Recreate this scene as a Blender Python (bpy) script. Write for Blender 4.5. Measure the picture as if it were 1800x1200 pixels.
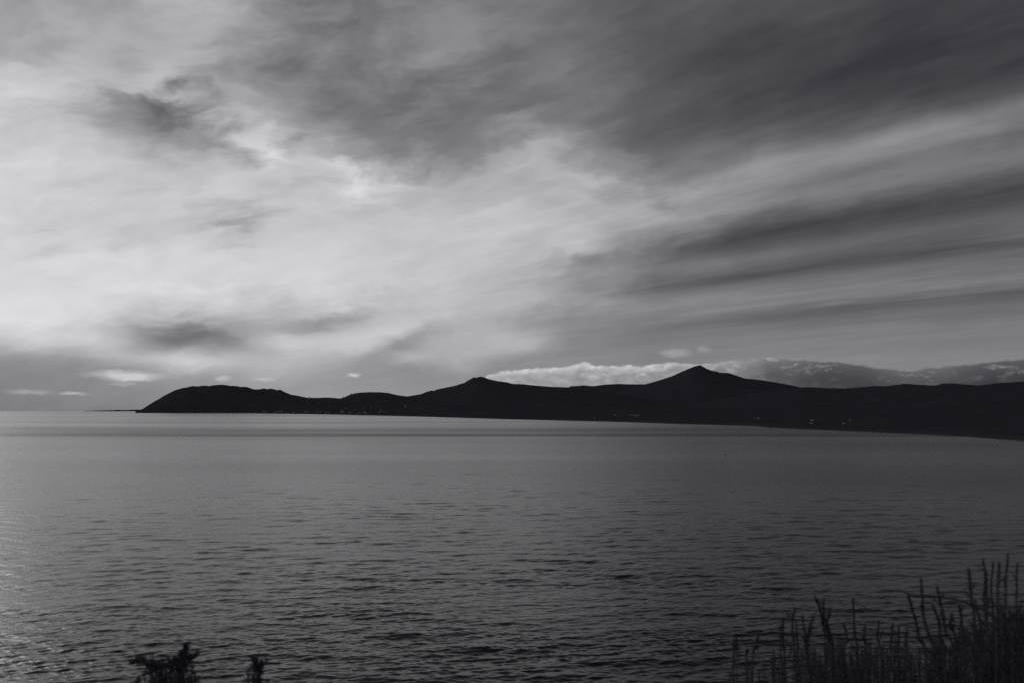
import bpy, bmesh, math, random
import numpy as np
from mathutils import Vector, noise as mnoise

for o in list(bpy.data.objects):
    bpy.data.objects.remove(o, do_unlink=True)
SC = bpy.context.scene
COL = SC.collection
PI = math.pi

# ------------------------------------------------------------------ camera
CAM_H = 40.0            # metres above the sea
FPX = 1421.0            # focal length in units of the 1800 px wide photograph
PITCH = math.atan(116.0 / FPX)
EARTH = 6.371e6
cam_d = bpy.data.cameras.new('camera')
cam_d.sensor_width = 36.0
cam_d.lens = 36.0 * FPX / 1800.0
cam_d.clip_start = 0.1
cam_d.clip_end = 200000.0
cam_d.dof.use_dof = True
cam_d.dof.focus_distance = 1500.0
cam_d.dof.aperture_fstop = 2.3
cam = bpy.data.objects.new('camera', cam_d)
COL.objects.link(cam)
cam.location = (0, 0, CAM_H)
cam.rotation_euler = (PI / 2 + PITCH, 0, 0)
SC.camera = cam
CP, SP = math.cos(PITCH), math.sin(PITCH)

def ray(px, py):
    """world direction of a point of the photograph"""
    X, Y = px - 900.0, 600.0 - py
    v = Vector((X, FPX * CP - Y * SP, FPX * SP + Y * CP))
    return v.normalized()

def azel(px, py):
    d = ray(px, py)
    return math.degrees(math.atan2(d.x, d.y)), math.degrees(math.asin(d.z))

def aedir(a, e):
    a, e = math.radians(a), math.radians(e)
    return Vector((math.sin(a) * math.cos(e), math.cos(a) * math.cos(e), math.sin(e)))

def unproj(d):
    """photograph point of a world direction"""
    f = d.y * CP + d.z * SP
    u = -d.y * SP + d.z * CP
    return 900 + FPX * d.x / f, 600 - FPX * u / f

# ------------------------------------------------------------------ exposure, sun
SC.view_settings.view_transform = 'Standard'
SC.view_settings.look = 'None'
SC.view_settings.exposure = 0.0
SC.view_settings.gamma = 1.0
SC.view_settings.use_curve_mapping = False

SUN_AZ, SUN_EL = -48.5, 20.0        # degrees: left of the view, behind the cloud veil
sun_d = bpy.data.lights.new('sun', 'SUN')
sun_d.energy = 0.5
sun_d.angle = math.radians(30.0)
sun_d.color = (1.0, 0.985, 0.965)
sun = bpy.data.objects.new('sun', sun_d)
COL.objects.link(sun)
sun.location = (-60, 80, 120)
sun.rotation_euler = aedir(SUN_AZ, SUN_EL).to_track_quat('Z', 'Y').to_euler()

# ------------------------------------------------------------------ node helpers
class V:
    """a shader value with arithmetic"""
    def __init__(s, t, sock): s.t, s.s = t, sock
    def _m(s, op, *others, clamp=False):
        n = s.t.nodes.new('ShaderNodeMath'); n.operation = op; n.use_clamp = clamp
        for i, a in enumerate((s,) + others):
            if isinstance(a, V): s.t.links.new(a.s, n.inputs[i])
            else: n.inputs[i].default_value = float(a)
        return V(s.t, n.outputs[0])
    def __add__(s, o): return s._m('ADD', o)
    __radd__ = __add__
    def __sub__(s, o): return s._m('SUBTRACT', o)
    def __rsub__(s, o): return (s * -1.0) + o
    def __mul__(s, o): return s._m('MULTIPLY', o)
    __rmul__ = __mul__
    def __truediv__(s, o): return s._m('DIVIDE', o)
    def __pow__(s, o): return s._m('POWER', o)
    def exp(s): return s._m('EXPONENT')
    def max(s, o): return s._m('MAXIMUM', o)
    def min(s, o): return s._m('MINIMUM', o)
    def abs(s): return s._m('ABSOLUTE')
    def remap(s, a, b, c=0.0, d=1.0, smooth=True):
        n = s.t.nodes.new('ShaderNodeMapRange')
        n.interpolation_type = 'SMOOTHSTEP' if smooth else 'LINEAR'
        n.clamp = True
        s.t.links.new(s.s, n.inputs[0])
        for i, v in enumerate((a, b, c, d)): n.inputs[i + 1].default_value = v
        return V(s.t, n.outputs[0])
    def ramp(s, stops, lo, hi, interp='CARDINAL'):
        """curve through (position, value) stops; value range lo..hi"""
        n = s.t.nodes.new('ShaderNodeValToRGB')
        cr = n.color_ramp; cr.interpolation = interp
        while len(cr.elements) > 1: cr.elements.remove(cr.elements[-1])
        for i, (p, v) in enumerate(stops):
            el = cr.elements[0] if i == 0 else cr.elements.new(min(max(p, 0), 1))
            if i == 0: el.position = min(max(p, 0), 1)
            g = (v - lo) / (hi - lo)
            el.color = (g, g, g, 1)
        s.t.links.new(s.s, n.inputs[0])
        return V(s.t, n.outputs[0]) * (hi - lo) + lo

def combine(t, x, y, z):
    n = t.nodes.new('ShaderNodeCombineXYZ')
    for i, a in enumerate((x, y, z)):
        if isinstance(a, V): t.links.new(a.s, n.inputs[i])
        else: n.inputs[i].default_value = float(a)
    return n.outputs[0]

def noise(t, vec, scale, detail=4, rough=0.5, dist=0.0, lac=2.0):
    n = t.nodes.new('ShaderNodeTexNoise')
    n.noise_dimensions = '3D'
    n.inputs['Scale'].default_value = scale
    n.inputs['Detail'].default_value = detail
    n.inputs['Roughness'].default_value = rough
    n.inputs['Lacunarity'].default_value = lac
    n.inputs['Distortion'].default_value = dist
    t.links.new(vec, n.inputs['Vector'])
    return V(t, n.outputs['Fac'])

# ------------------------------------------------------------------ sky
def noise_rgb(t, vec, scale, detail=4, rough=0.5):
    n = t.nodes.new('ShaderNodeTexNoise')
    n.noise_dimensions = '3D'
    n.inputs['Scale'].default_value = scale
    n.inputs['Detail'].default_value = detail
    n.inputs['Roughness'].default_value = rough
    t.links.new(vec, n.inputs['Vector'])
    sp = t.nodes.new('ShaderNodeSeparateColor')
    t.links.new(n.outputs['Color'], sp.inputs[0])
    return [V(t, sp.outputs[i]) - 0.5 for i in range(3)]

# broad light and dark of the cloud deck over the photographed part of the sky, 0..255
SKY_X = [0, 100, 200, 300, 400, 500, 600, 700, 800, 900, 1000, 1150, 1300, 1450, 1600, 1800]
SKY_Y = [10, 60, 100, 150, 200, 250, 300, 350, 400, 450, 500, 550, 580, 610, 640, 670, 700, 720]
SKY_T = np.array([
     [165,160,165,165,150,130,115,118,120,115,105, 85, 78, 74, 72, 70],
     [162,160,170,170,155,130,115,120,125,118,108, 85, 77, 74, 71, 70],
     [190,185,172,172,150,128,113,122,128,112,114, 90, 77, 72, 70, 71],
     [200,190,172,170,148,125,112,115,118,112,118, 95, 80, 74, 72, 76],
     [196,185,146,124,172,150,115,112,112,112,118,102, 88, 82, 84, 88],
     [200,192,168,150,160,184,138,116,112,135,148,108, 96, 96,100,102],
     [204,200,192,182,185,185,185,174,158,168,160,112,112,110,106,104],
     [206,200,192,190,188,190,188,184,172,170,172,142,122,112,104,100],
     [205,200,196,188,180,194,196,192,190,192,182,148,108,100, 98, 98],
     [208,210,210,208,206,203,200,195,190,186,174,125,103, 98, 97, 98],
     [214,214,213,211,208,205,200,195,185,174,150,114,105,103,103,104],
     [216,215,208,192,178,180,178,185,182,165,140,118,114,110,110,111],
     [214,210,185,150,158,170,188,187,175,160,135,120,119,118,118,118],
     [172,180,178,142,162,182,178,163,165,160,132,122,124,124,124,124],
     [138,143,155,178,170,176,155,143,157,140,135,128,130,130,128,128],
     [130,132,135,145,150,150,145,140,140,136,135,130,130,128,126,125],
     [122,126,130,136,142,146,148,145,142,138,134,130,128,126,124,124],
     [114,118,124,132,140,144,146,144,142,138,134,130,128,126,124,124]], float)
# single cloud patches: x, y, half-width, half-height, tilt, gain
SKY_P = [(250, 188, 80, 28, -8, -10), (310, 212, 50, 24, 8, -8), (205, 155, 38, 9, 3, 18),
         (430, 195, 60, 24, -8, 5), (530, 268, 46, 18, -12, 9), (420, 245, 70, 10, 14, -16),
         (320, 262, 60, 12, 10, -10), (400, 395, 45, 14, -18, -16), (130, 435, 90, 6, 9, -12),
         (310, 598, 70, 18, -3, -24), (400, 600, 55, 12, -16, -18), (400, 572, 45, 10, 2, -14),
         (300, 634, 75, 9, -4, 16), (560, 570, 50, 16, 10, -20), (600, 553, 40, 14, 15, -14),
         (480, 612, 90, 12, 4, 12), (700, 610, 45, 8, 12, -16), (720, 628, 42, 7, 2, 14),
         (640, 300, 50, 20, 10, 18), (980, 260, 70, 12, 12, 18), (1010, 322, 28, 9, 12, 18),
         (960, 142, 30, 6, 12, 10), (780, 90, 40, 22, 10, 8), (965, 520, 70, 14, 12, 12),
         (800, 540, 16, 6, 5, 14), (900, 590, 60, 10, -8, 12), (1020, 470, 60, 16, 10, -12)]

def deck_value(a, e):
    px, py = unproj(aedir(a, e))
    cx = min(max(px, SKY_X[0]), SKY_X[-1]); cy = min(max(py, SKY_Y[0]), SKY_Y[-1])
    v = float(np.interp(cy, SKY_Y, [np.interp(cx, SKY_X, row) for row in SKY_T]))
    for x0, y0, sx, sy, rot, amp in SKY_P:
        c, s = math.cos(math.radians(rot)), math.sin(math.radians(rot))
        dx, dy = px - x0, y0 - py
        u, w = (dx * c + dy * s) / sx, (dy * c - dx * s) / sy
        v += amp * math.exp(-0.6 * (u * u + w * w))
    return v

def build_world():
    w = bpy.data.worlds.new('World'); SC.world = w; w.use_nodes = True
    t = w.node_tree; t.nodes.clear()
    out = t.nodes.new('ShaderNodeOutputWorld')
    bg = t.nodes.new('ShaderNodeBackground')
    bg.inputs['Strength'].default_value = 0.1
    t.links.new(bg.outputs[0], out.inputs[0])
    sky = t.nodes.new('ShaderNodeTexSky')
    sky.sky_type = 'NISHITA'; sky.sun_disc = False
    sky.sun_elevation = math.radians(SUN_EL)
    sky.sun_rotation = math.radians(SUN_AZ)
    sky.altitude = 40
    bw = t.nodes.new('ShaderNodeRGBToBW'); t.links.new(sky.outputs[0], bw.inputs[0])
    clear = V(t, bw.outputs[0]).min(14.0)

    tc = t.nodes.new('ShaderNodeTexCoord')
    sp = t.nodes.new('ShaderNodeSeparateXYZ'); t.links.new(tc.outputs['Generated'], sp.inputs[0])
    x, y, z = (V(t, sp.outputs[i]) for i in range(3))
    az = x._m('ARCTAN2', y) * (180 / PI)
    el = z._m('ARCSINE') * (180 / PI)

    # cloud deck: a plane overhead whose streaks run towards azimuth VP
    VP = math.radians(-42.5)
    tx, ty = math.sin(VP), math.cos(VP)
    nx, ny = math.cos(VP), -math.sin(VP)
    along = x * tx + y * ty
    across = x * nx + y * ny
    zz = z.max(0.0) + 0.05
    iz = along / zz
    ic = across / zz
    n_st, n_big, _ = noise_rgb(t, combine(t, iz * 0.30, ic, 0.0), 1.9, 6, 0.66)
    n_fl, n_fl2, n_w2 = noise_rgb(t, combine(t, az * 0.055, el * 0.115, 1.3), 2.0, 5, 0.55)
    n_w, n_wb, n_wc = noise_rgb(t, combine(t, az * 0.085 + n_fl * 0.6, (el - az * 0.16) * 0.22 + n_fl2 * 0.7, 5.0), 2.4, 6, 0.56)

    # columns of the deck, three to a ramp
    cols = [-45.0] + [float(a) for a in np.linspace(-34.5, 34.5, 46)] + [45.0]
    els = [0, .7, 1.4, 2.1, 2.8, 3.5, 4.2, 5, 5.8, 6.7, 7.6, 8.6, 9.7, 10.8, 12, 13.2, 14.5, 16, 17.5, 19, 20.5, 22, 23.5, 25, 27]
    def column(a):
        aa = min(max(a, -36), 36)
        st = [deck_value(aa, e) for e in els]
        top = st[-1]
        return st + [top * .8 + 4, top * .5 + 18, 58.0]
    els_all = els + [36, 55, 90]
    data = np.array([column(a) for a in cols])
    for _ in range(2):      # undo the softening of the spline ramps
        for axis in (0, 1):
            D_ = np.swapaxes(data, 0, axis)
            pad = np.concatenate([D_[:1], D_, D_[-1:]])
            D_ = D_ + 0.42 * (D_ - 0.5 * (pad[:-2] + pad[2:]))
            data = np.swapaxes(D_, 0, axis)
    wel = el + n_fl2 * el.remap(1, 12, 1.0, 4.5) + n_w * el.remap(2, 12, 1.2, 6.0)
    waz = az + n_fl * el.remap(1, 9, 1.5, 6.0) + n_wb * el.remap(2, 12, 2.0, 9.0)
    pe = (wel.max(0.0) / 90.0) ** 0.5
    pa = (waz + 45.0) / 90.0
    def rgb_ramp(fac, stops):
        n = t.nodes.new('ShaderNodeValToRGB')
        cr = n.color_ramp; cr.interpolation = 'B_SPLINE'
        while len(cr.elements) > 1: cr.elements.remove(cr.elements[-1])
        for i, (p, c) in enumerate(stops):
            if i == 0: e_ = cr.elements[0]; e_.position = p
            else: e_ = cr.elements.new(p)
            e_.color = (c[0], c[1], c[2], 1)
        t.links.new(fac.s, n.inputs[0])
        return n.outputs[0]
    base = None
    for g in range(0, len(cols), 3):
        er = rgb_ramp(pe, [(math.sqrt(e / 90), [min(max(data[g + k][i], 0), 255) / 255 for k in range(3)]) for i, e in enumerate(els_all)])
        st = []
        for j in range(max(0, g - 2), min(len(cols), g + 5)):
            st.append(((cols[j] + 45) / 90, [1.0 if j == g + k else 0.0 for k in range(3)]))
        ar = rgb_ramp(pa, st)
        d = t.nodes.new('ShaderNodeVectorMath'); d.operation = 'DOT_PRODUCT'
        t.links.new(er, d.inputs[0]); t.links.new(ar, d.inputs[1])
        v = V(t, d.outputs['Value'])
        base = v if base is None else base + v
    base = base * 255.0
    back = az.abs().remap(50, 130)
    base = base + (base * -1.0 + 150.0) * back

    # long streaks on the right
    q = z / across.max(0.02)
    q = q * (n_st * 0.10 + 1.0) + n_big * 0.008
    dl = [(30, 0), (130, -4), (165, 0), (185, 10), (205, 30), (230, 26), (255, 12), (290, 8), (320, -8),
          (345, -24), (365, -20), (385, -4), (400, 5), (415, 0), (428, -8), (438, -18), (450, 0), (470, 13),
          (490, 17), (506, 13), (520, -7), (535, -9), (555, 0), (580, 3), (600, 0)]
    def q_at(px, py):
        d = ray(px, py); return d.z / (d.x * nx + d.y * ny)
    st = sorted((q_at(1700, py), dv) for py, dv in dl)
    delta = q.ramp(st, -40.0, 40.0, 'CARDINAL')
    smask = az.remap(azel(980, 400)[0], azel(1300, 400)[0]) * az.remap(45, 75, 1, 0)
    L = base + delta * smask
    # fine structure
    L = L + (n_st * az.remap(-10, 15, 0.5, 1.5) + n_big * az.remap(-10, 10, 0.7, 1.0)) * el.remap(2, 9, 8, 40)
    L = L + (n_w + n_wc.abs() * -0.8 + 0.07) * az.remap(-10, 12, 52, 12) * (el.remap(1, 5, 0.4, 0.55) + el.remap(10, 16, 0.0, 0.6))

    nb, nb2, _ = noise_rgb(t, combine(t, az * 0.55, el * 1.15, 2.0), 2.1, 6, 0.58)
    # small bright clouds low over the sea and beside the peaks: x, y, half-width, half-height, gain
    wob = combine(t, az + nb2 * 1.2 + n_wb * 1.6, el + nb * 0.40 + n_w * 0.5, 0.0)
    k = math.degrees(1 / FPX)
    for px, py, sx, sy, amp in [(215, 659, 52, 6, 58), (226, 666, 30, 3, 26), (212, 673, 20, 3, 20),
              (125, 691, 20, 2.6, 45), (48, 688, 30, 4, 30),
              (388, 665, 13, 4, 28), (464, 665, 18, 3.5, 17),
              (619, 660, 11, 4, 50), (1188, 619, 26, 7, 30), (1238, 613, 14, 5, 20)]:
        a0, e0 = azel(px, py)
        m = t.nodes.new('ShaderNodeMapping'); m.vector_type = 'TEXTURE'
        m.inputs['Location'].default_value = (a0, e0, 0)
        m.inputs['Scale'].default_value = (sx * k * 1.25, sy * k * 1.5, 1)
        t.links.new(wob, m.inputs[0])
        ln = t.nodes.new('ShaderNodeVectorMath'); ln.operation = 'LENGTH'
        t.links.new(m.outputs[0], ln.inputs[0])
        L = L + V(t, ln.outputs['Value']).remap(0.15, 1.1, amp, 0)

    # low cumulus bank behind the mountains
    tops = [(800, 735), (845, 668), (862, 654), (900, 650), (945, 645), (985, 643), (1010, 640), (1028, 633), (1045, 640),
            (1085, 641), (1130, 641), (1165, 636), (1190, 635), (1230, 637), (1290, 632), (1340, 627), (1400, 631),
            (1450, 632), (1500, 637), (1550, 646), (1600, 650), (1640, 645), (1700, 638), (1753, 633), (1850, 628)]
    amin, amax = -6.0, 40.0
    def an(px, py): return (azel(px, py)[0] - amin) / (amax - amin)
    azn = (az - amin) / (amax - amin)
    top = azn.ramp([(an(px, py), azel(px, py)[1]) for px, py in tops], -1.0, 6.0, 'EASE')
    depth = top + nb * 0.5 - el
    bank = depth.remap(-0.03, 0.17)
    bl = [(860, 160), (1000, 165), (1100, 160), (1200, 148), (1300, 128), (1380, 98), (1450, 84), (1520, 80), (1580, 90),
          (1650, 90), (1753, 78)]
    bL = azn.ramp([(an(px, 650), v) for px, v in bl], 0, 255, 'EASE')
    puff = (nb2 + nb * 0.4).remap(0.0, 0.2)
    bL = bL + depth.remap(0.02, 0.55, 1, 0) * azn.remap(an(1250, 650), an(1420, 650), 30, 9) + puff * azn.remap(an(1200, 650), an(1500, 650), 22, 46) * depth.remap(0.5, 1.3, 1, 0.25) - depth.remap(0.3, 1.4, 0, 16) + nb * azn.remap(an(1150, 650), an(1450, 650), 95, 22)
    bL = bL.max(60)
    L = L + (bL - L) * bank * az.remap(40, 60, 1, 0)

    L = L.max(40.0).min(232.0) / 255.0
    lin = (L ** 2.2) * 10.0
    mixv = lin * 0.985 + clear * 0.012
    col = combine(t, mixv, mixv, mixv * 1.01 + 0.08)
    t.links.new(col, bg.inputs['Color'])
    print('world nodes', len(t.nodes))
build_world()

# ------------------------------------------------------------------ render quality
SC.cycles.use_adaptive_sampling = True
SC.cycles.adaptive_threshold = 0.008
SC.cycles.adaptive_min_samples = 12
SC.cycles.max_bounces = 4
SC.cycles.use_denoising = False
SC.world.cycles.sampling_method = 'MANUAL'
SC.world.cycles.sample_map_resolution = 512

rng = random.Random(11)
nrng = np.random.default_rng(7)

# ------------------------------------------------------------------ materials
def material(name, color, rough=0.8, var=0.0, scale=1.0, spec=0.3, coord='Object', detail=4):
    m = bpy.data.materials.new(name); m.use_nodes = True
    t = m.node_tree
    b = t.nodes['Principled BSDF']
    b.inputs['Roughness'].default_value = rough
    b.inputs['Specular IOR Level'].default_value = spec
    b.inputs['Base Color'].default_value = (*color, 1)
    if var:
        tc = t.nodes.new('ShaderNodeTexCoord')
        f = noise(t, tc.outputs[coord], scale, detail, 0.6).remap(0.3, 0.7, 1 - var, 1 + var)
        t.links.new(combine(t, f * color[0], f * color[1], f * color[2]), b.inputs['Base Color'])
    return m

M_HILL = material('heather_moor', (0.034, 0.032, 0.042), 0.95, 0.12, 0.006, 0.0)
M_LAND = material('wooded_land', (0.034, 0.032, 0.042), 0.95, 0.12, 0.01, 0.0)
M_GROUND = material('hillside_soil', (0.05, 0.049, 0.053), 0.95, 0.4, 1.5, 0.1)
M_WALL = material('pale_render', (0.27, 0.27, 0.28), 0.85, 0.1, 0.3)
M_ROOF = material('slate', (0.13, 0.13, 0.14), 0.7, 0.2, 0.8)
M_BARK = material('bark', (0.08, 0.076, 0.09), 0.9, 0.3, 30)
M_LEAF = material('shrub_leaf', (0.070, 0.066, 0.082), 0.75, 0.3, 25, 0.2)
M_CROWN = material('tree_leaf', (0.045, 0.044, 0.05), 0.9, 0.3, 0.4, 0.1)
M_BUOY = material('buoy_paint', (0.035, 0.034, 0.037), 0.5, 0.2, 3)

# ------------------------------------------------------------------ object helpers
def tag(o, label=None, cat=None, group=None, kind=None):
    if label: o['label'] = label
    if cat: o['category'] = cat
    if group: o['group'] = group
    if kind: o['kind'] = kind
    return o

def mesh_obj(name, verts, faces, mat, parent=None, smooth=True, loc=None):
    me = bpy.data.meshes.new(name)
    me.from_pydata([tuple(v) for v in verts], [], faces)
    me.materials.append(mat)
    if smooth: me.polygons.foreach_set('use_smooth', [True] * len(me.polygons))
    me.update()
    o = bpy.data.objects.new(name, me); COL.objects.link(o)
    if parent: o.parent = parent
    if loc: o.location = loc
    return o

def grid_mesh(name, P, mat, attrs=None, parts=None):
    """P: list of (rows, cols, 3) arrays joined into one smooth mesh object"""
    vs, fs, off = [], [], 0
    for A in P:
        r, c, _ = A.shape
        vs.append(A.reshape(-1, 3))
        i = (np.arange(r - 1)[:, None] * c + np.arange(c - 1)[None, :]).reshape(-1)
        fs.append(np.stack([i, i + 1, i + c + 1, i + c], 1) + off)
        off += r * c
    v = np.concatenate(vs).astype(np.float32); f = np.concatenate(fs).astype(np.int32)
    me = bpy.data.meshes.new(name)
    me.vertices.add(len(v)); me.vertices.foreach_set('co', v.ravel())
    me.loops.add(f.size); me.loops.foreach_set('vertex_index', f.ravel())
    me.polygons.add(len(f)); me.polygons.foreach_set('loop_start', np.arange(0, f.size, 4, dtype=np.int32))
    me.polygons.foreach_set('use_smooth', np.ones(len(f), bool))
    for an_, vals in (attrs or {}).items():
        at = me.attributes.new(an_, 'FLOAT', 'POINT'); at.data.foreach_set('value', vals.astype(np.float32))
    me.update(calc_edges=True)
    me.materials.append(mat)
    o = bpy.data.objects.new(name, me); COL.objects.link(o)
    return o

def curv(d): return -d * d / (2 * EARTH)

# value noise in numpy for terrain
def vnoise(x, y, seed=0):
    xi, yi = np.floor(x).astype(np.int64), np.floor(y).astype(np.int64)
    xf, yf = x - xi, y - yi
    def h(a, b):
        n = (a * 374761393 + b * 668265263 + seed * 974711) & 0x7fffffff
        n = ((n ^ (n >> 13)) * 1274126177) & 0x7fffffff
        return ((n ^ (n >> 16)) & 0xffff) / 65535.0
    u, v = xf * xf * (3 - 2 * xf), yf * yf * (3 - 2 * yf)
    return (h(xi, yi) * (1 - u) + h(xi + 1, yi) * u) * (1 - v) + (h(xi, yi + 1) * (1 - u) + h(xi + 1, yi + 1) * u) * v
def fbm(x, y, seed=0, o=4):
    s_, a, tot = 0, 1.0, 0
    for k in range(o):
        s_ = s_ + a * vnoise(x * 2 ** k, y * 2 ** k, seed + k * 17); tot += a; a *= 0.5
    return s_ / tot - 0.5

# ------------------------------------------------------------------ sea
COAST_PX = [(236, 723.9), (300, 724.2), (450, 725.5), (560, 727.2), (700, 730.2), (800, 733), (900, 736), (1000, 738.3), (1100, 740.8),
            (1200, 744.3), (1270, 746), (1325, 747.5), (1350, 750), (1400, 752.5), (1500, 756.8), (1600, 761.2), (1700, 766), (1753, 770),
            (1830, 776), (1950, 786), (2200, 812), (2600, 870)]
def sea_dist(px, py):
    d = ray(px, py)
    tn = -d.z / math.hypot(d.x, d.y)
    # h/D + D/2R = tn
    disc = tn * tn - 2 * CAM_H / EARTH
    return EARTH * (tn - math.sqrt(max(disc, 0)))
CO_A = np.array([azel(*p)[0] for p in COAST_PX]); CO_D = np.array([sea_dist(*p) for p in COAST_PX])
def coast(a):
    return np.exp(np.interp(a, CO_A, np.log(CO_D)))

def build_sea():
    A0, A1 = -38.0, 38.0
    nc = 1250
    az = np.radians(np.linspace(A0, A1, nc))
    r = [88.0]
    while r[-1] < 1400:
        r.append(r[-1] + max(0.24, r[-1] ** 2 / 32000 * 0.40))
    while r[-1] < 34000:
        r.append(r[-1] * 1.06)
    r = np.array(r)
    dr = np.gradient(r)
    X = r[:, None] * np.sin(az)[None, :]; Y = r[:, None] * np.cos(az)[None, :]
    Z = np.repeat(curv(r)[:, None], nc, 1)
    unres = np.zeros_like(r)
    ncomp = 90
    lam = np.exp(np.linspace(math.log(0.7), math.log(16), ncomp))
    near = r < 1400
    nr = int(near.sum())
    Xn, Yn = X[:nr], Y[:nr]
    # wind patches: amplitude varies over tens of metres
    gust = 0.75 + 0.9 * (fbm(Xn / 55 + 0.15 * Yn / 55, Yn / 22, 3, 3) + 0.22)
    gust = np.clip(gust + 0.9 * fbm(Xn / 26 + 9, Yn / 9, 8, 3), 0.3, 1.7)
    for l in lam:
        th = math.radians(-80 + nrng.normal(0, 22))
        kx, ky = math.cos(th) * 2 * PI / l, math.sin(th) * 2 * PI / l
        peak = math.exp(-(math.log(l / 1.35) / 0.62) ** 2)
        slope = 0.029 * (0.24 + peak + 0.34 * math.exp(-(math.log(l / 5.5) / 0.6) ** 2))
        a = slope * l / (2 * PI)
        keep = np.clip((l / dr - 2.0) / 1.5, 0, 1)
        unres += (1 - keep) ** 2 * slope ** 2 / 2 + 0
        kk = keep[:nr]
        rows = np.nonzero(kk > 0)[0]
        if len(rows) == 0: continue
        n0 = rows.max() + 1
        ph = kx * Xn[:n0] + ky * Yn[:n0] + nrng.uniform(0, 2 * PI)
        w_ = np.sin(ph); w_ = w_ - 0.25 * np.cos(2 * ph)
        Z[:n0] += a * kk[:n0, None] * w_ * gust[:n0]
    U = np.repeat(np.sqrt(unres)[:, None], nc, 1)
    # the rest of the sea, outside the photographed sector, flat
    az2 = np.radians(np.linspace(A1 - 0.5, 360 + A0 + 0.5, 140))
    r2 = np.concatenate([[0.0, 30.0], np.exp(np.linspace(math.log(70), math.log(34000), 60))])
    P2 = np.stack([r2[:, None] * np.sin(az2), r2[:, None] * np.cos(az2), np.repeat((curv(r2) - 0.25)[:, None], 140, 1)], 2)
    r3 = np.array([0.0, 45.0, 89.0])
    P3 = np.stack([r3[:, None] * np.sin(az), r3[:, None] * np.cos(az), np.repeat((curv(r3) - 0.6)[:, None], nc, 1)], 2)
    u = np.concatenate([U.ravel(), np.full(P2.shape[0] * 140, 0.12), np.full(3 * nc, 0.05)])

    m = bpy.data.materials.new('sea_water'); m.use_nodes = True
    t = m.node_tree; b = t.nodes['Principled BSDF']
    b.inputs['Base Color'].default_value = (0.010, 0.0095, 0.0125, 1)
    b.inputs['IOR'].default_value = 1.333
    at = t.nodes.new('ShaderNodeAttribute'); at.attribute_name = 'unresolved'
    un = V(t, at.outputs['Fac'])
    tc = t.nodes.new('ShaderNodeTexCoord'); pos = tc.outputs['Object']
    sp = t.nodes.new('ShaderNodeSeparateXYZ'); t.links.new(pos, sp.inputs[0])
    px, py = V(t, sp.outputs[0]), V(t, sp.outputs[1])
    # calmer and rougher lanes of water, kilometres long
    lanes = noise(t, combine(t, px * 0.00035, py * 0.0016, 0.0), 1.0, 4, 0.55).remap(0.35, 0.65, 0.80, 1.2)
    rough = ((un * un * 0.07 + 0.0004) * 2.0) ** 0.25 * lanes
    # a straight wind lane across the bay, ruffled darker
    wob = (noise(t, combine(t, px * 0.0012, py * 0.002, 3.0), 1.0, 3, 0.5) - 0.5) * 130.0
    lane = (py + wob * 0.7).remap(1100, 1185) * (py + wob * 2.0).remap(1350, 2000, 1, 0)
    rough = rough * (lane * 0.5 + 1.0)
    t.links.new(rough.s, b.inputs['Roughness'])
    # ripples
    n1 = noise(t, combine(t, px * 0.55 + py * 0.1, py * 1.25, 0.0), 1.0, 5, 0.62)
    n2 = noise(t, combine(t, px * 0.07 + py * 0.012, py * 0.26, 7.0), 1.0, 5, 0.62)
    n1 = n1 + n2 * 3.4
    bp = t.nodes.new('ShaderNodeBump')
    bp.inputs['Strength'].default_value = 0.5
    bp.inputs['Distance'].default_value = 0.16
    t.links.new(n1.s, bp.inputs['Height'])
    t.links.new(bp.outputs[0], b.inputs['Normal'])
    o = grid_mesh('sea', [np.stack([X, Y, Z], 2), P2, P3], m, {'unresolved': u})
    tag(o, kind='structure')
    return o
build_sea()

# ------------------------------------------------------------------ land and hills
def skyline(pts, D, extra=0.0):
    """ridge heights above the sea for a skyline at distance D(px)"""
    A, H, R = [], [], []
    for px, py in pts:
        d = ray(px, py); dist = D(px) if callable(D) else D
        tn = d.z / math.hypot(d.x, d.y)
        A.append(math.degrees(math.atan2(d.x, d.y))); R.append(dist)
        H.append(CAM_H + dist * tn - curv(dist) + extra)
    return np.array(A), np.array(H), np.array(R)

HILLS = []     # (name, A, H, R, front width, back width, exponent, roughness)
def hill(name, pts, D, wf, wb, rough, power=1.0):
    A, H, R = skyline(pts, D)
    HILLS.append((name, A, H, R, wf, wb, rough, power))

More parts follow.
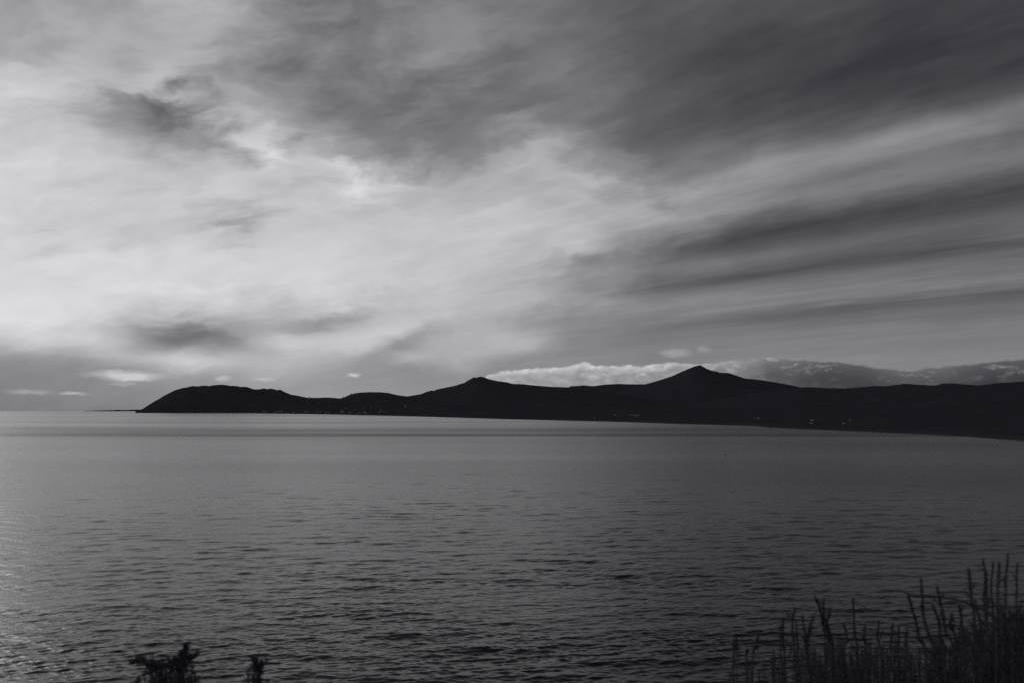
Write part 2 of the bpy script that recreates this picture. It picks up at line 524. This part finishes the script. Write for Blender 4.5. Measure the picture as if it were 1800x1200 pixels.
LEVELS = {}
def hill_levels(hl):
    name, A, H = hl[:3]
    if name not in LEVELS:
        ga = np.arange(A[0], A[-1], 0.02); base_ = np.interp(ga, A, H)
        out = [base_]
        for k in range(1, 7):
            sg = 0.28 * k / 0.02
            x_ = np.arange(-int(2.5 * sg), int(2.5 * sg) + 1); w_ = np.exp(-0.5 * (x_ / sg) ** 2); w_ /= w_.sum()
            n_ = len(x_) // 2
            out.append(np.convolve(np.pad(base_, n_, mode='edge'), w_, mode='valid'))
        LEVELS[name] = (ga, out)
    return LEVELS[name]
def hill_z(hl, a, d):
    name, A, H, R, wf, wb, rough, power = hl
    r = np.interp(a, A, R)
    tt = np.where(d < r, (r - d) / wf, (d - r) / wb)
    ga, levels = hill_levels(hl)
    q = np.clip(tt, 0, 1) ** 0.6 * (len(levels) - 1)
    h = 0
    for k, lv in enumerate(levels):
        h = h + np.clip(1 - np.abs(q - k), 0, 1) * np.interp(a, ga, lv, left=-60, right=-60)
    k = np.clip(1 - tt, -0.15, 1)
    shape = np.where(k > 0, np.abs(k) ** power, k)
    x, y = d * np.sin(np.radians(a)), d * np.cos(np.radians(a))
    amp = np.clip(tt * 3, 0.0, 1) * np.clip(k * 4, 0, 1)
    g = fbm(x / 600, y / 600, 5, 3) * 0.07 * h * amp
    tex = fbm(x / 30, y / 60, 9, 2) * rough * np.where(np.abs(tt) < 0.05, 1.0, 0.08)
    return curv(d) + h * shape + g + tex - 8 * (tt > 0.9)

hill('headland', [(238, 727), (241.7, 724), (250, 718.5), (260, 711.7), (268, 706.5), (276.7, 701.7), (285, 696.5), (293.3, 691.7), (302, 687.3), (311.7, 683.3),
     (320.8, 681.2), (330, 679.7), (338, 677), (346.7, 678), (360, 676.7), (369, 677.5), (371.7, 676.2), (385.8, 675), (393, 675.3),
     (406.7, 677.3), (416.7, 677.3), (423, 679), (433, 678.7), (440, 681.3), (446.7, 683.2), (455, 683.2), (465, 681.7),
     (470, 682.8), (476.7, 681.7), (486.7, 684.7), (493, 684), (503, 689), (511.7, 692.5), (521.7, 694), (535, 697), (542, 698.3),
     (563, 698.3), (590, 701), (620, 706), (660, 715), (690, 722)], lambda x: 8650 - max(0, x - 480) * 3.0, 750, 1500, 5.0, 0.85)
hill('round_hill', [(500, 715), (530, 702), (545, 699.2), (563, 697.8), (576.7, 697.5), (598, 699.3), (603, 698), (608, 695.8), (616.7, 691.7), (625, 690.3), (633, 689),
     (650, 688.2), (666.7, 688.2), (683, 689.7), (698, 693.3), (716.7, 695.9), (740, 699), (780, 706), (830, 716)], 9300, 2200, 1600, 4.0)
hill('twin_topped_mountain', [(600, 716), (660, 704), (700, 697.5), (718, 695.3), (740, 691.7), (750, 687.6), (758, 685.3), (763, 685.8), (766.7, 683.8), (783, 680.3), (800, 676.7),
     (816.7, 671.7), (823, 667.5), (831.7, 662.5), (834, 662.2), (837.5, 663), (841.7, 661.3), (846, 661), (851, 662.2), (861.7, 666.3),
     (875, 669), (891.7, 671), (901.7, 673.8), (920, 674.3), (933, 675.8), (946.7, 677), (966.7, 678.7), (1000, 681), (1060, 688), (1140, 700), (1200, 712)],
     10200, 3600, 2200, 3.0, 1.15)
hill('far_moor', [(820, 700), (900, 682), (950, 678.3), (1000, 679.7), (1003, 677.7), (1015, 677.5), (1026.7, 676.3), (1035, 677), (1043, 677.5), (1053, 676.3),
     (1066.7, 674.7), (1088, 673.8), (1116.7, 674.5), (1133, 674.7), (1180, 679), (1300, 700)], 15000, 3500, 3000, 4.0)
hill('cone_mountain', [(1020, 712), (1080, 689), (1120, 678.2), (1133, 674.7), (1150, 670.2), (1180, 660.6), (1200, 651.7), (1220, 643.3), (1226, 641.6), (1231, 640.8), (1235, 643),
     (1241.7, 647), (1251.7, 650.8), (1258, 651.7), (1266.7, 654.2), (1280, 654.5), (1295, 659.5), (1310, 664.2), (1338, 667),
     (1366.7, 671.7), (1393, 676.7), (1406.7, 679.7), (1450, 688), (1520, 705)], 13000, 5200, 3500, 3.0, 1.2)
hill('wooded_ridge', [(1180, 715), (1300, 694), (1360, 685), (1400, 680.2), (1412, 680), (1430, 679.4), (1446, 681), (1468, 681.4), (1492, 681.4), (1516, 679.6), (1540, 677.2),
     (1560, 677.4), (1580, 675), (1588, 673.4), (1610, 675), (1640, 676.6), (1648, 675.6), (1656, 673), (1680, 673), (1700, 675),
     (1720, 676.4), (1734, 675), (1752, 672.4), (1800, 670), (1900, 672), (2050, 668), (2300, 676), (2700, 690)], lambda x: 9000 - max(0, x - 1500) * 1.6, 5200, 2500, 6.0)

def land_z(a, d):
    dc = coast(a)
    t_ = d - dc
    x, y = d * np.sin(np.radians(a)), d * np.cos(np.radians(a))
    bank = np.clip(t_ * 0.25, -6, 5 + 5 * fbm(x / 150, y / 150, 21, 3))
    rise = np.clip(t_, 0, None) * 0.011 * np.clip((a + 12) / 30, 0.25, 1)
    bumps = fbm(x / 500, y / 500, 2, 3) * 16 * np.clip(t_ / 500, 0, 1)
    tex = fbm(x / 40, y / 40, 31, 2) * 1.5 * np.clip(t_ / 60, 0, 1)
    fade = np.clip((11500 - d) / 1500, 0, 1)
    return curv(d) + bank + (rise + bumps + tex) * fade

def terrain_z(a, d):
    z = land_z(a, d)
    for hl in HILLS:
        z = np.maximum(z, hill_z(hl, a, d))
    return z

def polar(a, d, z):
    ar = np.radians(a)
    return np.stack([d * np.sin(ar), d * np.cos(ar), z], -1)

def build_land():
    a = np.concatenate([np.linspace(azel(262, 724)[0], azel(1900, 700)[0], 760), np.linspace(azel(1905, 700)[0], azel(2600, 700)[0], 60)])
    dc = coast(a)
    t_ = np.concatenate([[-40, 0, 8, 16, 24, 40, 60, 90], np.exp(np.linspace(math.log(120), math.log(11000), 46))])
    D = np.minimum(dc[None, :] + t_[:, None], 12500 + 0 * t_[:, None] + t_[:, None] * 0.01)
    A = np.repeat(a[None, :], len(t_), 0)
    o = grid_mesh('coastal_land', [polar(A, D, land_z(A, D))], M_LAND)
    tag(o, kind='structure')
    for hl in HILLS:
        name, HA, HH, HR, wf, wb, rough, power = hl
        n = int((HA[-1] - HA[0]) / 0.035)
        a = np.linspace(HA[0], HA[-1], n)
        rr = np.interp(a, HA, HR)
        tt = np.concatenate([-np.linspace(1.05, 0, 34) ** 1.0, np.linspace(0, 1.05, 14)[1:]])
        D = np.where(tt[:, None] < 0, rr[None, :] + tt[:, None] * wf, rr[None, :] + tt[:, None] * wb)
        A = np.repeat(a[None, :], len(tt), 0)
        o = grid_mesh(name, [polar(A, D, hill_z(hl, A, D))], M_HILL)
        tag(o, kind='structure')
    # low far point of land on the sea horizon
    pts = [(148, 721.6), (160, 720.9), (175, 720.2), (190, 719.8), (205, 719.3), (209, 718.9), (212, 719.6), (222, 719.5), (235, 718.8), (241, 718.5), (246, 718.9), (270, 717.5), (300, 716.8)]
    A_, H_, R_ = skyline(pts, 17000)
    a = np.linspace(A_[0], A_[-1], 160)
    tt = np.linspace(-1, 1, 9)
    D = 17000 + tt[:, None] * 700 + 0 * a[None, :]
    A = np.repeat(a[None, :], 9, 0)
    Z = curv(D) + (np.interp(a, A_, H_) + fbm(a * 14, a * 0, 4, 2) * 7)[None, :] * (1 - np.abs(tt[:, None]) ** 2) - 2
    tag(grid_mesh('far_headland', [polar(A, D, Z)], M_HILL), kind='structure')
build_land()

def on_terrain(px, py):
    """where the line of sight through a point of the photograph meets the land"""
    dv = ray(px, py); hz = math.hypot(dv.x, dv.y); tn = dv.z / hz
    a = math.degrees(math.atan2(dv.x, dv.y))
    dd = np.arange(float(coast(a)) + 5, 15000, 4.0)
    zz = terrain_z(np.full_like(dd, a), dd)
    hit = np.nonzero(zz >= CAM_H + dd * tn)[0]
    if len(hit) == 0: return None
    d = float(dd[hit[0]]); ar = math.radians(a)
    return Vector((d * math.sin(ar), d * math.cos(ar), float(zz[hit[0]]))), d

# ------------------------------------------------------------------ houses along the far shore
def box(x0, x1, y0, y1, z0, z1, off=0):
    v = [(x0, y0, z0), (x1, y0, z0), (x1, y1, z0), (x0, y1, z0), (x0, y0, z1), (x1, y0, z1), (x1, y1, z1), (x0, y1, z1)]
    f = [(0, 3, 2, 1), (4, 5, 6, 7), (0, 1, 5, 4), (1, 2, 6, 5), (2, 3, 7, 6), (3, 0, 4, 7)]
    return v, [tuple(i + off for i in q) for q in f]
def house_meshes():
    # unit house: 1 wide, 0.6 deep, walls 0.45 high with gable ends
    wv = [(-.5, -.3, -.1), (.5, -.3, -.1), (.5, .3, -.1), (-.5, .3, -.1), (-.5, -.3, .42), (.5, -.3, .42), (.5, .3, .42), (-.5, .3, .42), (-.5, 0, .62), (.5, 0, .62)]
    wf = [(0, 1, 5, 4), (1, 2, 6, 9, 5), (2, 3, 7, 6), (3, 0, 4, 8, 7), (0, 3, 2, 1)]
    rv = [(-.54, -.35, .40), (.54, -.35, .40), (.54, 0, .66), (-.54, 0, .66), (-.54, .35, .40), (.54, .35, .40),
          (-.54, -.35, .43), (.54, -.35, .43), (.54, 0, .69), (-.54, 0, .69), (-.54, .35, .43), (.54, .35, .43)]
    rf = [(0, 3, 2, 1), (3, 4, 5, 2), (6, 7, 8, 9), (9, 8, 11, 10), (0, 1, 7, 6), (4, 10, 11, 5), (0, 6, 9, 3), (3, 9, 10, 4), (1, 2, 8, 7), (2, 5, 11, 8)]
    cv, cf = box(.34, .44, -.07, .07, .55, .84)
    out = []
    for n, v, f, m in (('wall', wv, wf, M_WALL), ('roof', rv, rf, M_ROOF), ('chimney', cv, cf, M_WALL)):
        me = bpy.data.meshes.new(n); me.from_pydata(v, [], f); me.materials.append(m); me.update(); out.append(me)
    return out
HM = house_meshes()
def house(px, py, size, label, group=None):
    hit = on_terrain(px, py)
    if hit is None: return
    p, d = hit
    r_ = bpy.data.objects.new('house', None); COL.objects.link(r_)
    r_.location = p
    r_.rotation_euler = (0, 0, -math.atan2(p.x, p.y) + rng.uniform(-0.35, 0.35))
    size *= 0.8
    r_.scale = (size * rng.uniform(0.9, 1.15), size * 0.9, size * rng.uniform(0.85, 1.05))
    tag(r_, label, 'house', group)
    parts = []
    for me in HM:
        o = bpy.data.objects.new(me.name, me); COL.objects.link(o)
        o.parent = parts[1] if me.name == 'chimney' else r_
        parts.append(o)
town = [(463, 723.6, 17), (466.5, 723.4, 14), (484, 723.8, 16), (488, 723.2, 15), (491.7, 722.7, 18), (496, 723.3, 18), (516, 724.3, 15), (536.7, 723.7, 16), (541, 723.3, 14)]
ORD = ['leftmost', 'second', 'third', 'fourth', 'fifth', 'sixth', 'seventh', 'eighth', 'ninth', 'tenth', 'eleventh', 'twelfth']
def nth(k, n): return 'leftmost' if k == 0 else 'rightmost' if k == n - 1 else ORD[k] + ' from the left'
for k, (px, py, sz) in enumerate(town):
    house(px, py, sz, 'pale house, %s in the waterside row below the headland' % nth(k, 9), 'houses below the headland')
for k, (px, py, sz) in enumerate(sorted([(556.7, 723.3, 15), (563, 723, 15), (572.5, 724.5, 15), (578, 723.6, 12), (600, 724.2, 19), (603, 723.5, 16), (615, 724.7, 14), (631.7, 725.6, 13), (640, 725, 16), (643, 725, 14), (675, 722.7, 12), (668, 723.5, 15)])):
    house(px, py, sz, 'pale house by the water below the round hill, %s' % nth(k, 12), 'waterside houses of the town')
for k, (px, py, sz) in enumerate(sorted([(601, 720.5, 15), (607.5, 717.5, 14), (624, 719.2, 14), (578, 714, 12), (665, 714.7, 14), (651.7, 715.8, 12), (670, 720, 14), (590, 716.5, 11), (640, 718, 11)])):
    house(px, py, sz, 'pale house on the slope above the waterside town, %s' % nth(k, 9), 'houses up the slope')
house(541, 706.8, 13, 'small pale house high on the right shoulder of the headland')
house(559, 709.3, 14, 'lone pale house in the dip between headland and round hill')
house(712.5, 713.3, 20, 'bright pale house at the left foot of the twin topped mountain')
for k, px in enumerate((1107, 1111, 1115, 1119, 1123)):
    house(px, 729 + (0.5, 0.2, 0.9, 1.2, 0.2)[k], (5.6, 4.6, 6.4, 6.6, 5.4)[k],
          ('leftmost house of the row of five below the cone mountain', 'second house from the left in the row of five', 'middle house of the row of five below the cone mountain',
           'fourth house from the left, largest in the row of five', 'rightmost house of the row of five below the cone mountain')[k], 'row of five houses')
house(1082, 728.8, 6, 'faint small house left of the row of five houses')
house(1045, 734.5, 5, 'faint small house near the shore below the far moor')
house(1326, 734, 4.5, 'smaller house of the close pair below the cone mountain right flank')
house(1333, 734.8, 6.5, 'brighter house of the close pair below the cone mountain right flank')
house(1427.5, 739, 7.5, 'upper pale house of the pair one above the other near the shore')
house(1425.5, 744, 6, 'lower house of the pair one above the other near the shore')
house(1483, 744.3, 5, 'pale house nearer the water, far right on the dark land')
house(1494, 737.7, 5, 'rightmost faint house, set back up the dark land')

# ------------------------------------------------------------------ trees standing out on the skyline
def tree(px, py, hpx, wpx, label):
    """tree whose foot stands on the skyline at (px, py)"""
    a = azel(px, py)[0]
    best = None
    dd = np.arange(float(coast(a)) + 20, 14500, 6.0)
    zz = terrain_z(np.full_like(dd, a), dd)
    i = int(np.argmax((zz - CAM_H) / dd)); d, z = float(dd[i]), float(zz[i])
    h = hpx * d / FPX; wd = wpx * d / FPX
    ar = math.radians(a)
    root = bpy.data.objects.new('tree', None); COL.objects.link(root)
    root.location = (d * math.sin(ar), d * math.cos(ar), z - 0.5)
    tag(root, label, 'tree', 'trees on the skyline')
    r = random.Random(int(px * 7))
    tv, tf = [], []
    n = 7
    for k, (zz_, rad) in enumerate(((0, h * .05), (h * .25, h * .035), (h * .7, h * .015))):
        for i in range(n):
            tv.append((rad * math.cos(2 * PI * i / n), rad * math.sin(2 * PI * i / n), zz_))
    for k in range(2):
        for i in range(n):
            tf.append((k * n + i, k * n + (i + 1) % n, (k + 1) * n + (i + 1) % n, (k + 1) * n + i))
    mesh_obj('trunk', tv, tf, M_BARK, root)
    v, f = [], []
    for k in range(420):
        # leaf clumps through the crown volume
        while True:
            q = Vector((r.uniform(-1, 1), r.uniform(-1, 1), r.uniform(-1, 1)))
            if 0.25 < q.length < 1: break
        q = Vector((q.x * wd * .5, q.y * wd * .5, h * .6 + q.z * h * .42))
        s_ = wd * r.uniform(.05, .12)
        u = Vector((r.uniform(-1, 1), r.uniform(-1, 1), r.uniform(-1, 1))).normalized() * s_
        w_ = u.orthogonal().normalized() * s_ * .6
        b = len(v)
        v += [q - u, q + w_, q + u, q - w_]
        f.append((b, b + 1, b + 2, b + 3))
    mesh_obj('crown', v, f, M_CROWN, root, smooth=False)
tree(543.7, 698, 1.9, 2.6, 'bushy tree on the saddle right of the headland')
tree(555.4, 698, 2.0, 1.3, 'narrow tree on the saddle right of the headland')
tree(603.2, 697.5, 1.8, 2.2, 'bushy tree where the round hill starts to rise')
tree(617.5, 691.5, 1.6, 2.0, 'low tree part way up the left side of the round hill')
tree(625.3, 690.2, 2.0, 1.2, 'narrow tree near the top of the round hill left side')
tree(209, 719.2, 1.2, 1.5, 'tiny tree on the far low point of land')

# ------------------------------------------------------------------ buoys on the bay
def lathe(profile, n=14):
    v, f = [], []
    for r_, z_ in profile:
        for i in range(n):
            v.append((r_ * math.cos(2 * PI * i / n), r_ * math.sin(2 * PI * i / n), z_))
    for k in range(len(profile) - 1):
        for i in range(n):
            f.append((k * n + i, k * n + (i + 1) % n, (k + 1) * n + (i + 1) % n, (k + 1) * n + i))
    return v, f
def buoy(px, py, s_, tilt, label):
    d = sea_dist(px, py); a = math.radians(azel(px, py)[0])
    root = bpy.data.objects.new('buoy', None); COL.objects.link(root)
    root.location = (d * math.sin(a), d * math.cos(a), curv(d))
    root.scale = (s_, s_, s_); root.rotation_euler = (0, tilt, 0)
    tag(root, label, 'buoy', 'buoys in the bay')
    v, f = lathe([(0.0, -.5), (.35, -.45), (.62, -.15), (.66, .1), (.6, .35), (.3, .6), (.16, .8), (0, .82)])
    mesh_obj('float', v, f, M_BUOY, root)
    v, f = lathe([(0, .75), (.07, .76), (.05, 1.9), (0, 1.92)], 8)
    mesh_obj('pole', v, f, M_BUOY, root)
    v, f = lathe([(0, 1.6), (.14, 1.7), (.16, 1.85), (.1, 2.0), (0, 2.02)], 10)
    mesh_obj('topmark', v, f, M_BUOY, root)
buoy(1275.5, 799.5, 0.95, 0.12, 'dark buoy with upright stick, larger and nearer of the two')
buoy(1372.5, 783.5, 0.75, 0.1, 'dark buoy, smaller and farther out of the two')

# ------------------------------------------------------------------ the hillside underfoot
def ground_z(x, y):
    yy = np.clip(y, -60, 11)
    z = 38.35 - 0.14 * yy - 0.03 * np.where(yy > 0, yy, 0) ** 2 - np.clip(y - 11, 0, None) * 0.9
    z = z + np.clip(x, -3, 4) * 0.03 + np.where(y < 0, -y * 0.25, 0)
    return z
def build_hillside():
    x = np.concatenate([np.linspace(-80, -12, 30), np.linspace(-11, 11, 89), np.linspace(12, 80, 30)])
    y = np.concatenate([np.linspace(-40, -2, 20), np.linspace(-1.5, 14, 63), np.linspace(15, 60, 30)])
    X, Y = np.meshgrid(x, y)
    Z = ground_z(X, Y) + fbm(X / 2.2, Y / 2.2, 40, 4) * 0.35 * np.clip(np.hypot(X, Y), 0, 1) - 0.05
    tag(grid_mesh('hillside', [np.stack([X, Y, Z], 2)], M_GROUND), kind='structure')
build_hillside()

# ------------------------------------------------------------------ shrubs at the bottom of the picture
def at_depth(px, py, depth):
    d = ray(px, py)
    return Vector((0, 0, CAM_H)) + d * (depth / d.y)

def smooth_path(pts, n):
    """Catmull-Rom through pts"""
    P = [pts[0] * 2 - pts[1]] + list(pts) + [pts[-1] * 2 - pts[-2]]
    out = []
    segs = len(pts) - 1
    for k in range(n + 1):
        u = k / n * segs; i = min(int(u), segs - 1); t_ = u - i
        p0, p1, p2, p3 = P[i:i + 4]
        out.append(0.5 * ((2 * p1) + (p2 - p0) * t_ + (2 * p0 - 5 * p1 + 4 * p2 - p3) * t_ ** 2 + (3 * p1 - p0 - 3 * p2 + p3) * t_ ** 3))
    return out

def tube_geo(path, r0, r1, n=6):
    v, f = [], []
    for k, p in enumerate(path):
        q = path[min(k + 1, len(path) - 1)] - path[max(k - 1, 0)]
        q.normalize()
        u = q.cross(Vector((0.3, 1, 0.1))).normalized(); w_ = q.cross(u)
        rad = r0 + (r1 - r0) * k / (len(path) - 1)
        for i in range(n):
            v.append(p + (u * math.cos(2 * PI * i / n) + w_ * math.sin(2 * PI * i / n)) * rad)
    for k in range(len(path) - 1):
        for i in range(n):
            f.append((k * n + i, k * n + (i + 1) % n, (k + 1) * n + (i + 1) % n, (k + 1) * n + i))
    f.append(tuple(range((len(path) - 1) * n, len(path) * n)))
    return v, f

def add_leaf(v, f, p, d, side, ln, wd):
    """a leaf folded along its midrib"""
    up = d.cross(side).normalized()
    b = len(v)
    v += [p, p + d * ln * .45 + side * wd * .5 + up * wd * .18, p + d * ln, p + d * ln * .45 - side * wd * .5 + up * wd * .18, p + d * ln * .5 - up * wd * .1]
    f += [(b, b + 1, b + 4), (b + 1, b + 2, b + 4), (b + 2, b + 3, b + 4), (b + 3, b, b + 4)]

def leaves_geo(path, r, n, ln, wd, spread, start=0.25, v=None, f=None):
    v = [] if v is None else v; f = [] if f is None else f
    m = len(path) - 1
    for k in range(n):
        u = start + (1 - start) * (k + r.random()) / n
        i = min(int(u * m), m - 1); t_ = u * m - i
        p = path[i].lerp(path[i + 1], t_)
        ax = (path[i + 1] - path[i]).normalized()
        o_ = Vector((r.gauss(0, 1), r.gauss(0, 1), r.gauss(0, 1)))
        o_ = (o_ - ax * o_.dot(ax)).normalized()
        sp = spread * r.uniform(0.6, 1.3)
        d = (ax * math.cos(sp) + o_ * math.sin(sp)).normalized()
        s_ = d.cross(o_ + ax * 0.01)
        if s_.length < 1e-4: continue
        add_leaf(v, f, p, d, s_.normalized(), ln * r.uniform(.6, 1.25) * (1.0 - 0.45 * u), wd * r.uniform(.7, 1.2))
    return v, f

def shrub(name, base_px, depth, stems, label, cat, group, leaf, fill=None, seed=1, extra=None):
    """stems: list of picture polylines, tip first; each runs on down to the shrub's foot"""
    r = random.Random(seed)
    b = at_depth(base_px, 1155, depth)
    foot = Vector((b.x, b.y, float(ground_z(np.array(b.x), np.array(b.y))) - 0.02))
    root = bpy.data.objects.new(name, None); COL.objects.link(root); root.location = foot
    tag(root, label, cat, group)
    ln, wd, spread, per = leaf
    lift = ln * 0.5 / depth * FPX      # leaves reach past the tip of the stem
    for pts in stems:
        dj = depth * (1 + r.uniform(-0.10, 0.10))
        w3 = [at_depth(px + r.gauss(0, 1.6), py + lift * max(0.0, 1 - k / 1.5), dj) - foot for k, (px, py) in enumerate(pts)]
        last = w3[-1]
        low = Vector((last.x * 0.35 + r.uniform(-.04, .04), last.y * .4, 0.0))
        w3 = list(reversed(w3 + [last.lerp(low, 0.45) + Vector((r.uniform(-.02, .02), 0, .03)), low]))
        path = smooth_path(w3, 26)
        L_ = sum((path[i + 1] - path[i]).length for i in range(26))
        v, f = tube_geo(path, 0.0075, 0.0018)
        st = mesh_obj('stem', v, f, M_BARK, root)
        v, f = leaves_geo(path, r, int(per * L_), ln, wd, spread, 0.3)
        for k in range(int(L_ * 2.2)):
            i = r.randrange(9, 24)
            ax = (path[i + 1] - path[i]).normalized()
            o_ = Vector((r.gauss(0, 1), r.gauss(0, .5), r.gauss(0, .4))).normalized()
            sl = r.uniform(.03, .11) * (1.25 - i / 26)
            tip = path[i] + (ax * .8 + o_ * .6).normalized() * sl
            sub = smooth_path([path[i], path[i].lerp(tip, .5) + o_ * sl * .08, tip], 5)
            tv, tf = tube_geo(sub, 0.0022, 0.001, 4)
            q0 = len(v); v += tv; f += [tuple(j + q0 for j in q) for q in tf]
            leaves_geo(sub, r, int(per * sl * 1.2), ln * .9, wd, spread, 0.1, v, f)
        mesh_obj('leaves', v, f, M_LEAF, st, smooth=False)
    if fill:
        v, f = [], []
        x0, x1, top, cnt = fill
        for k in range(cnt):
            px = r.uniform(x0, x1); ty = top(px) + 10 + 9 * math.sin(px * .11) + 7 * math.sin(px * .27 + 1) + abs(r.gauss(0, 28))
            dj = depth * (1 + r.uniform(-0.14, 0.16))
            tip = at_depth(px + r.uniform(-8, 8), ty, dj) - foot
            bot = Vector((tip.x * r.uniform(.5, .95), tip.y * .8, 0.0 + r.uniform(0, .3)))
            mid = tip.lerp(bot, 0.5) + Vector((r.uniform(-.05, .05), r.uniform(-.05, .05), .03))
            path = smooth_path([bot, mid, tip], 12)
            leaves_geo(path, r, int(per * 0.8 * (tip - bot).length), ln * 1.1, wd * 1.15, spread * 1.2, 0.1, v, f)
            tv, tf = tube_geo(path, 0.005, 0.0015, 4)
            o_ = len(v); v += tv; f += [tuple(i + o_ for i in q) for q in tf]
        tag(mesh_obj('foliage', v, f, M_LEAF, root, smooth=False), kind='stuff')
    if extra:
        for pts, r0, r1 in extra:
            w3 = [at_depth(px, py, depth) - foot for px, py in pts]
            w3 = list(reversed(w3))
            path = smooth_path(w3, 24)
            v, f = tube_geo(path, r0, r1)
            br = mesh_obj('arching_twig', v, f, M_BARK, root)
            br['label'] = 'bare twig arching out to the left'
    return root

TALL = (0.030, 0.0055, 0.45, 230)
topline = lambda px: float(np.interp(px, [1270, 1330, 1365, 1400, 1440, 1470, 1500, 1540, 1600, 1640, 1670, 1700, 1740, 1830],
                                     [1165, 1150, 1138, 1128, 1122, 1112, 1122, 1118, 1126, 1122, 1112, 1096, 1072, 1030]))
G = 'tall wispy shrubs on the right'
shrub('wispy_shrub', 1308, 4.6, [[(1295, 1112), (1294, 1135), (1291, 1165)], [(1331, 1110), (1328, 1135), (1323, 1165)], [(1312, 1138), (1311, 1165)]],
      'thin low shrub with two short stalks, leftmost of the wispy shrubs', 'shrub', G, TALL, (1275, 1345, topline, 18), 3)
shrub('wispy_shrub', 1425, 4.2, [[(1377, 1083), (1379, 1110), (1377, 1160)], [(1396, 1064), (1396, 1100), (1398, 1165)], [(1412, 1078), (1413, 1120), (1414, 1165)],
      [(1427, 1080), (1422, 1110), (1420, 1165)], [(1433, 1043), (1441, 1072), (1449, 1105), (1462, 1165)], [(1447, 1048), (1450, 1080), (1458, 1110), (1466, 1165)], [(1436, 1050), (1446, 1085), (1455, 1120), (1462, 1165)],
      [(1461, 1068), (1458, 1100), (1464, 1165)], [(1372, 1095), (1375, 1165)], [(1402, 1090), (1405, 1165)]],
      'bushy wispy shrub with a thick forked stalk leaning left', 'shrub', G, TALL, (1360, 1480, topline, 95), 5)
shrub('wispy_shrub', 1535, 4.4, [[(1499, 1048), (1501, 1080), (1503, 1115), (1510, 1165)], [(1487, 1092), (1488, 1120), (1486, 1165)], [(1520, 1093), (1519, 1120), (1524, 1165)],
      [(1543, 1090), (1545, 1120), (1550, 1165)], [(1570, 1094), (1568, 1120), (1566, 1165)], [(1582, 1097), (1580, 1125), (1580, 1165)], [(1596, 1104), (1592, 1130), (1590, 1165)]],
      'low wispy shrub with one tall thin stalk and short stalks beside it', 'shrub', G, TALL, (1478, 1600, topline, 90), 8)
shrub('wispy_shrub', 1640, 3.9, [[(1599, 1043), (1604, 1062), (1609, 1090), (1616, 1120), (1628, 1165)], [(1618, 1012), (1621, 1045), (1624, 1080), (1634, 1120), (1645, 1165)],
      [(1648, 1028), (1652, 1050), (1658, 1080), (1666, 1112), (1676, 1160)], [(1643, 1058), (1648, 1090), (1654, 1120), (1664, 1165)], [(1672, 1076), (1673, 1100), (1678, 1150)], [(1688, 1060), (1691, 1090), (1694, 1150)]],
      'wispy shrub with tall right-leaning stalks crossed by an arching bare twig', 'shrub', G, TALL, (1595, 1700, topline, 95), 13,
      [([(1572, 1037), (1582, 1037.5), (1591, 1040), (1600, 1044), (1625, 1046), (1650, 1048), (1680, 1053), (1700, 1058), (1716, 1064), (1740, 1078), (1775, 1110)], 0.009, 0.0035)])
shrub('wispy_shrub', 1745, 3.6, [[(1704, 996), (1708, 1030), (1712, 1070), (1716, 1120), (1722, 1165)], [(1727, 980), (1730, 1010), (1731, 1050), (1733, 1100), (1738, 1165)],
      [(1734, 1000), (1735, 1050), (1738, 1165)], [(1746, 983), (1744, 1030), (1744, 1090), (1748, 1165)], [(1756, 985), (1755, 1040), (1756, 1165)], [(1772, 970), (1768, 1040), (1768, 1165)], [(1790, 985), (1786, 1060), (1784, 1165)], [(1716, 1050), (1722, 1100), (1726, 1165)]],
      'tallest darkest wispy shrub, in the right corner', 'shrub', G, TALL, (1690, 1830, topline, 170), 21)

BROAD = (0.034, 0.014, 0.75, 150)
shrub('leafy_shrub', 300, 4.0, [[(325, 1128), (325.5, 1140), (324, 1158), (318, 1190)], [(322, 1138), (323, 1152), (320, 1190)], [(345, 1143), (337, 1151), (326, 1164), (316, 1195)], [(310, 1151), (313, 1160), (312, 1195)],
      [(334, 1149), (330, 1160), (320, 1195)], [(300, 1157), (303, 1165), (306, 1195)], [(290, 1160), (294, 1170), (300, 1200)], [(279, 1158), (286, 1170), (294, 1200)],
      [(242, 1150), (248, 1155), (262, 1175), (285, 1205)], [(251, 1153), (258, 1160), (285, 1200)], [(234, 1156), (244, 1160), (270, 1190)], [(262, 1157), (270, 1170), (288, 1200)], [(317, 1142), (318, 1165), (314, 1195)]],
      'low leafy shrub with one upright sprig, bottom left', 'shrub', 'low leafy shrubs', BROAD, (222, 350, lambda px: 1158.0 + ((px - 295) / 60) ** 2 * 14, 80), 31)
shrub('leafy_shrub', 455, 4.0, [[(452, 1152), (453, 1165), (455, 1195)], [(446, 1157), (450, 1172), (455, 1200)], [(461, 1158), (459, 1175), (456, 1200)]],
      'small leafy shrub just showing one tip, right of the upright sprig', 'shrub', 'low leafy shrubs', BROAD, (436, 474, lambda px: 1162.0 + ((px - 455) / 20) ** 2 * 12, 18), 33)
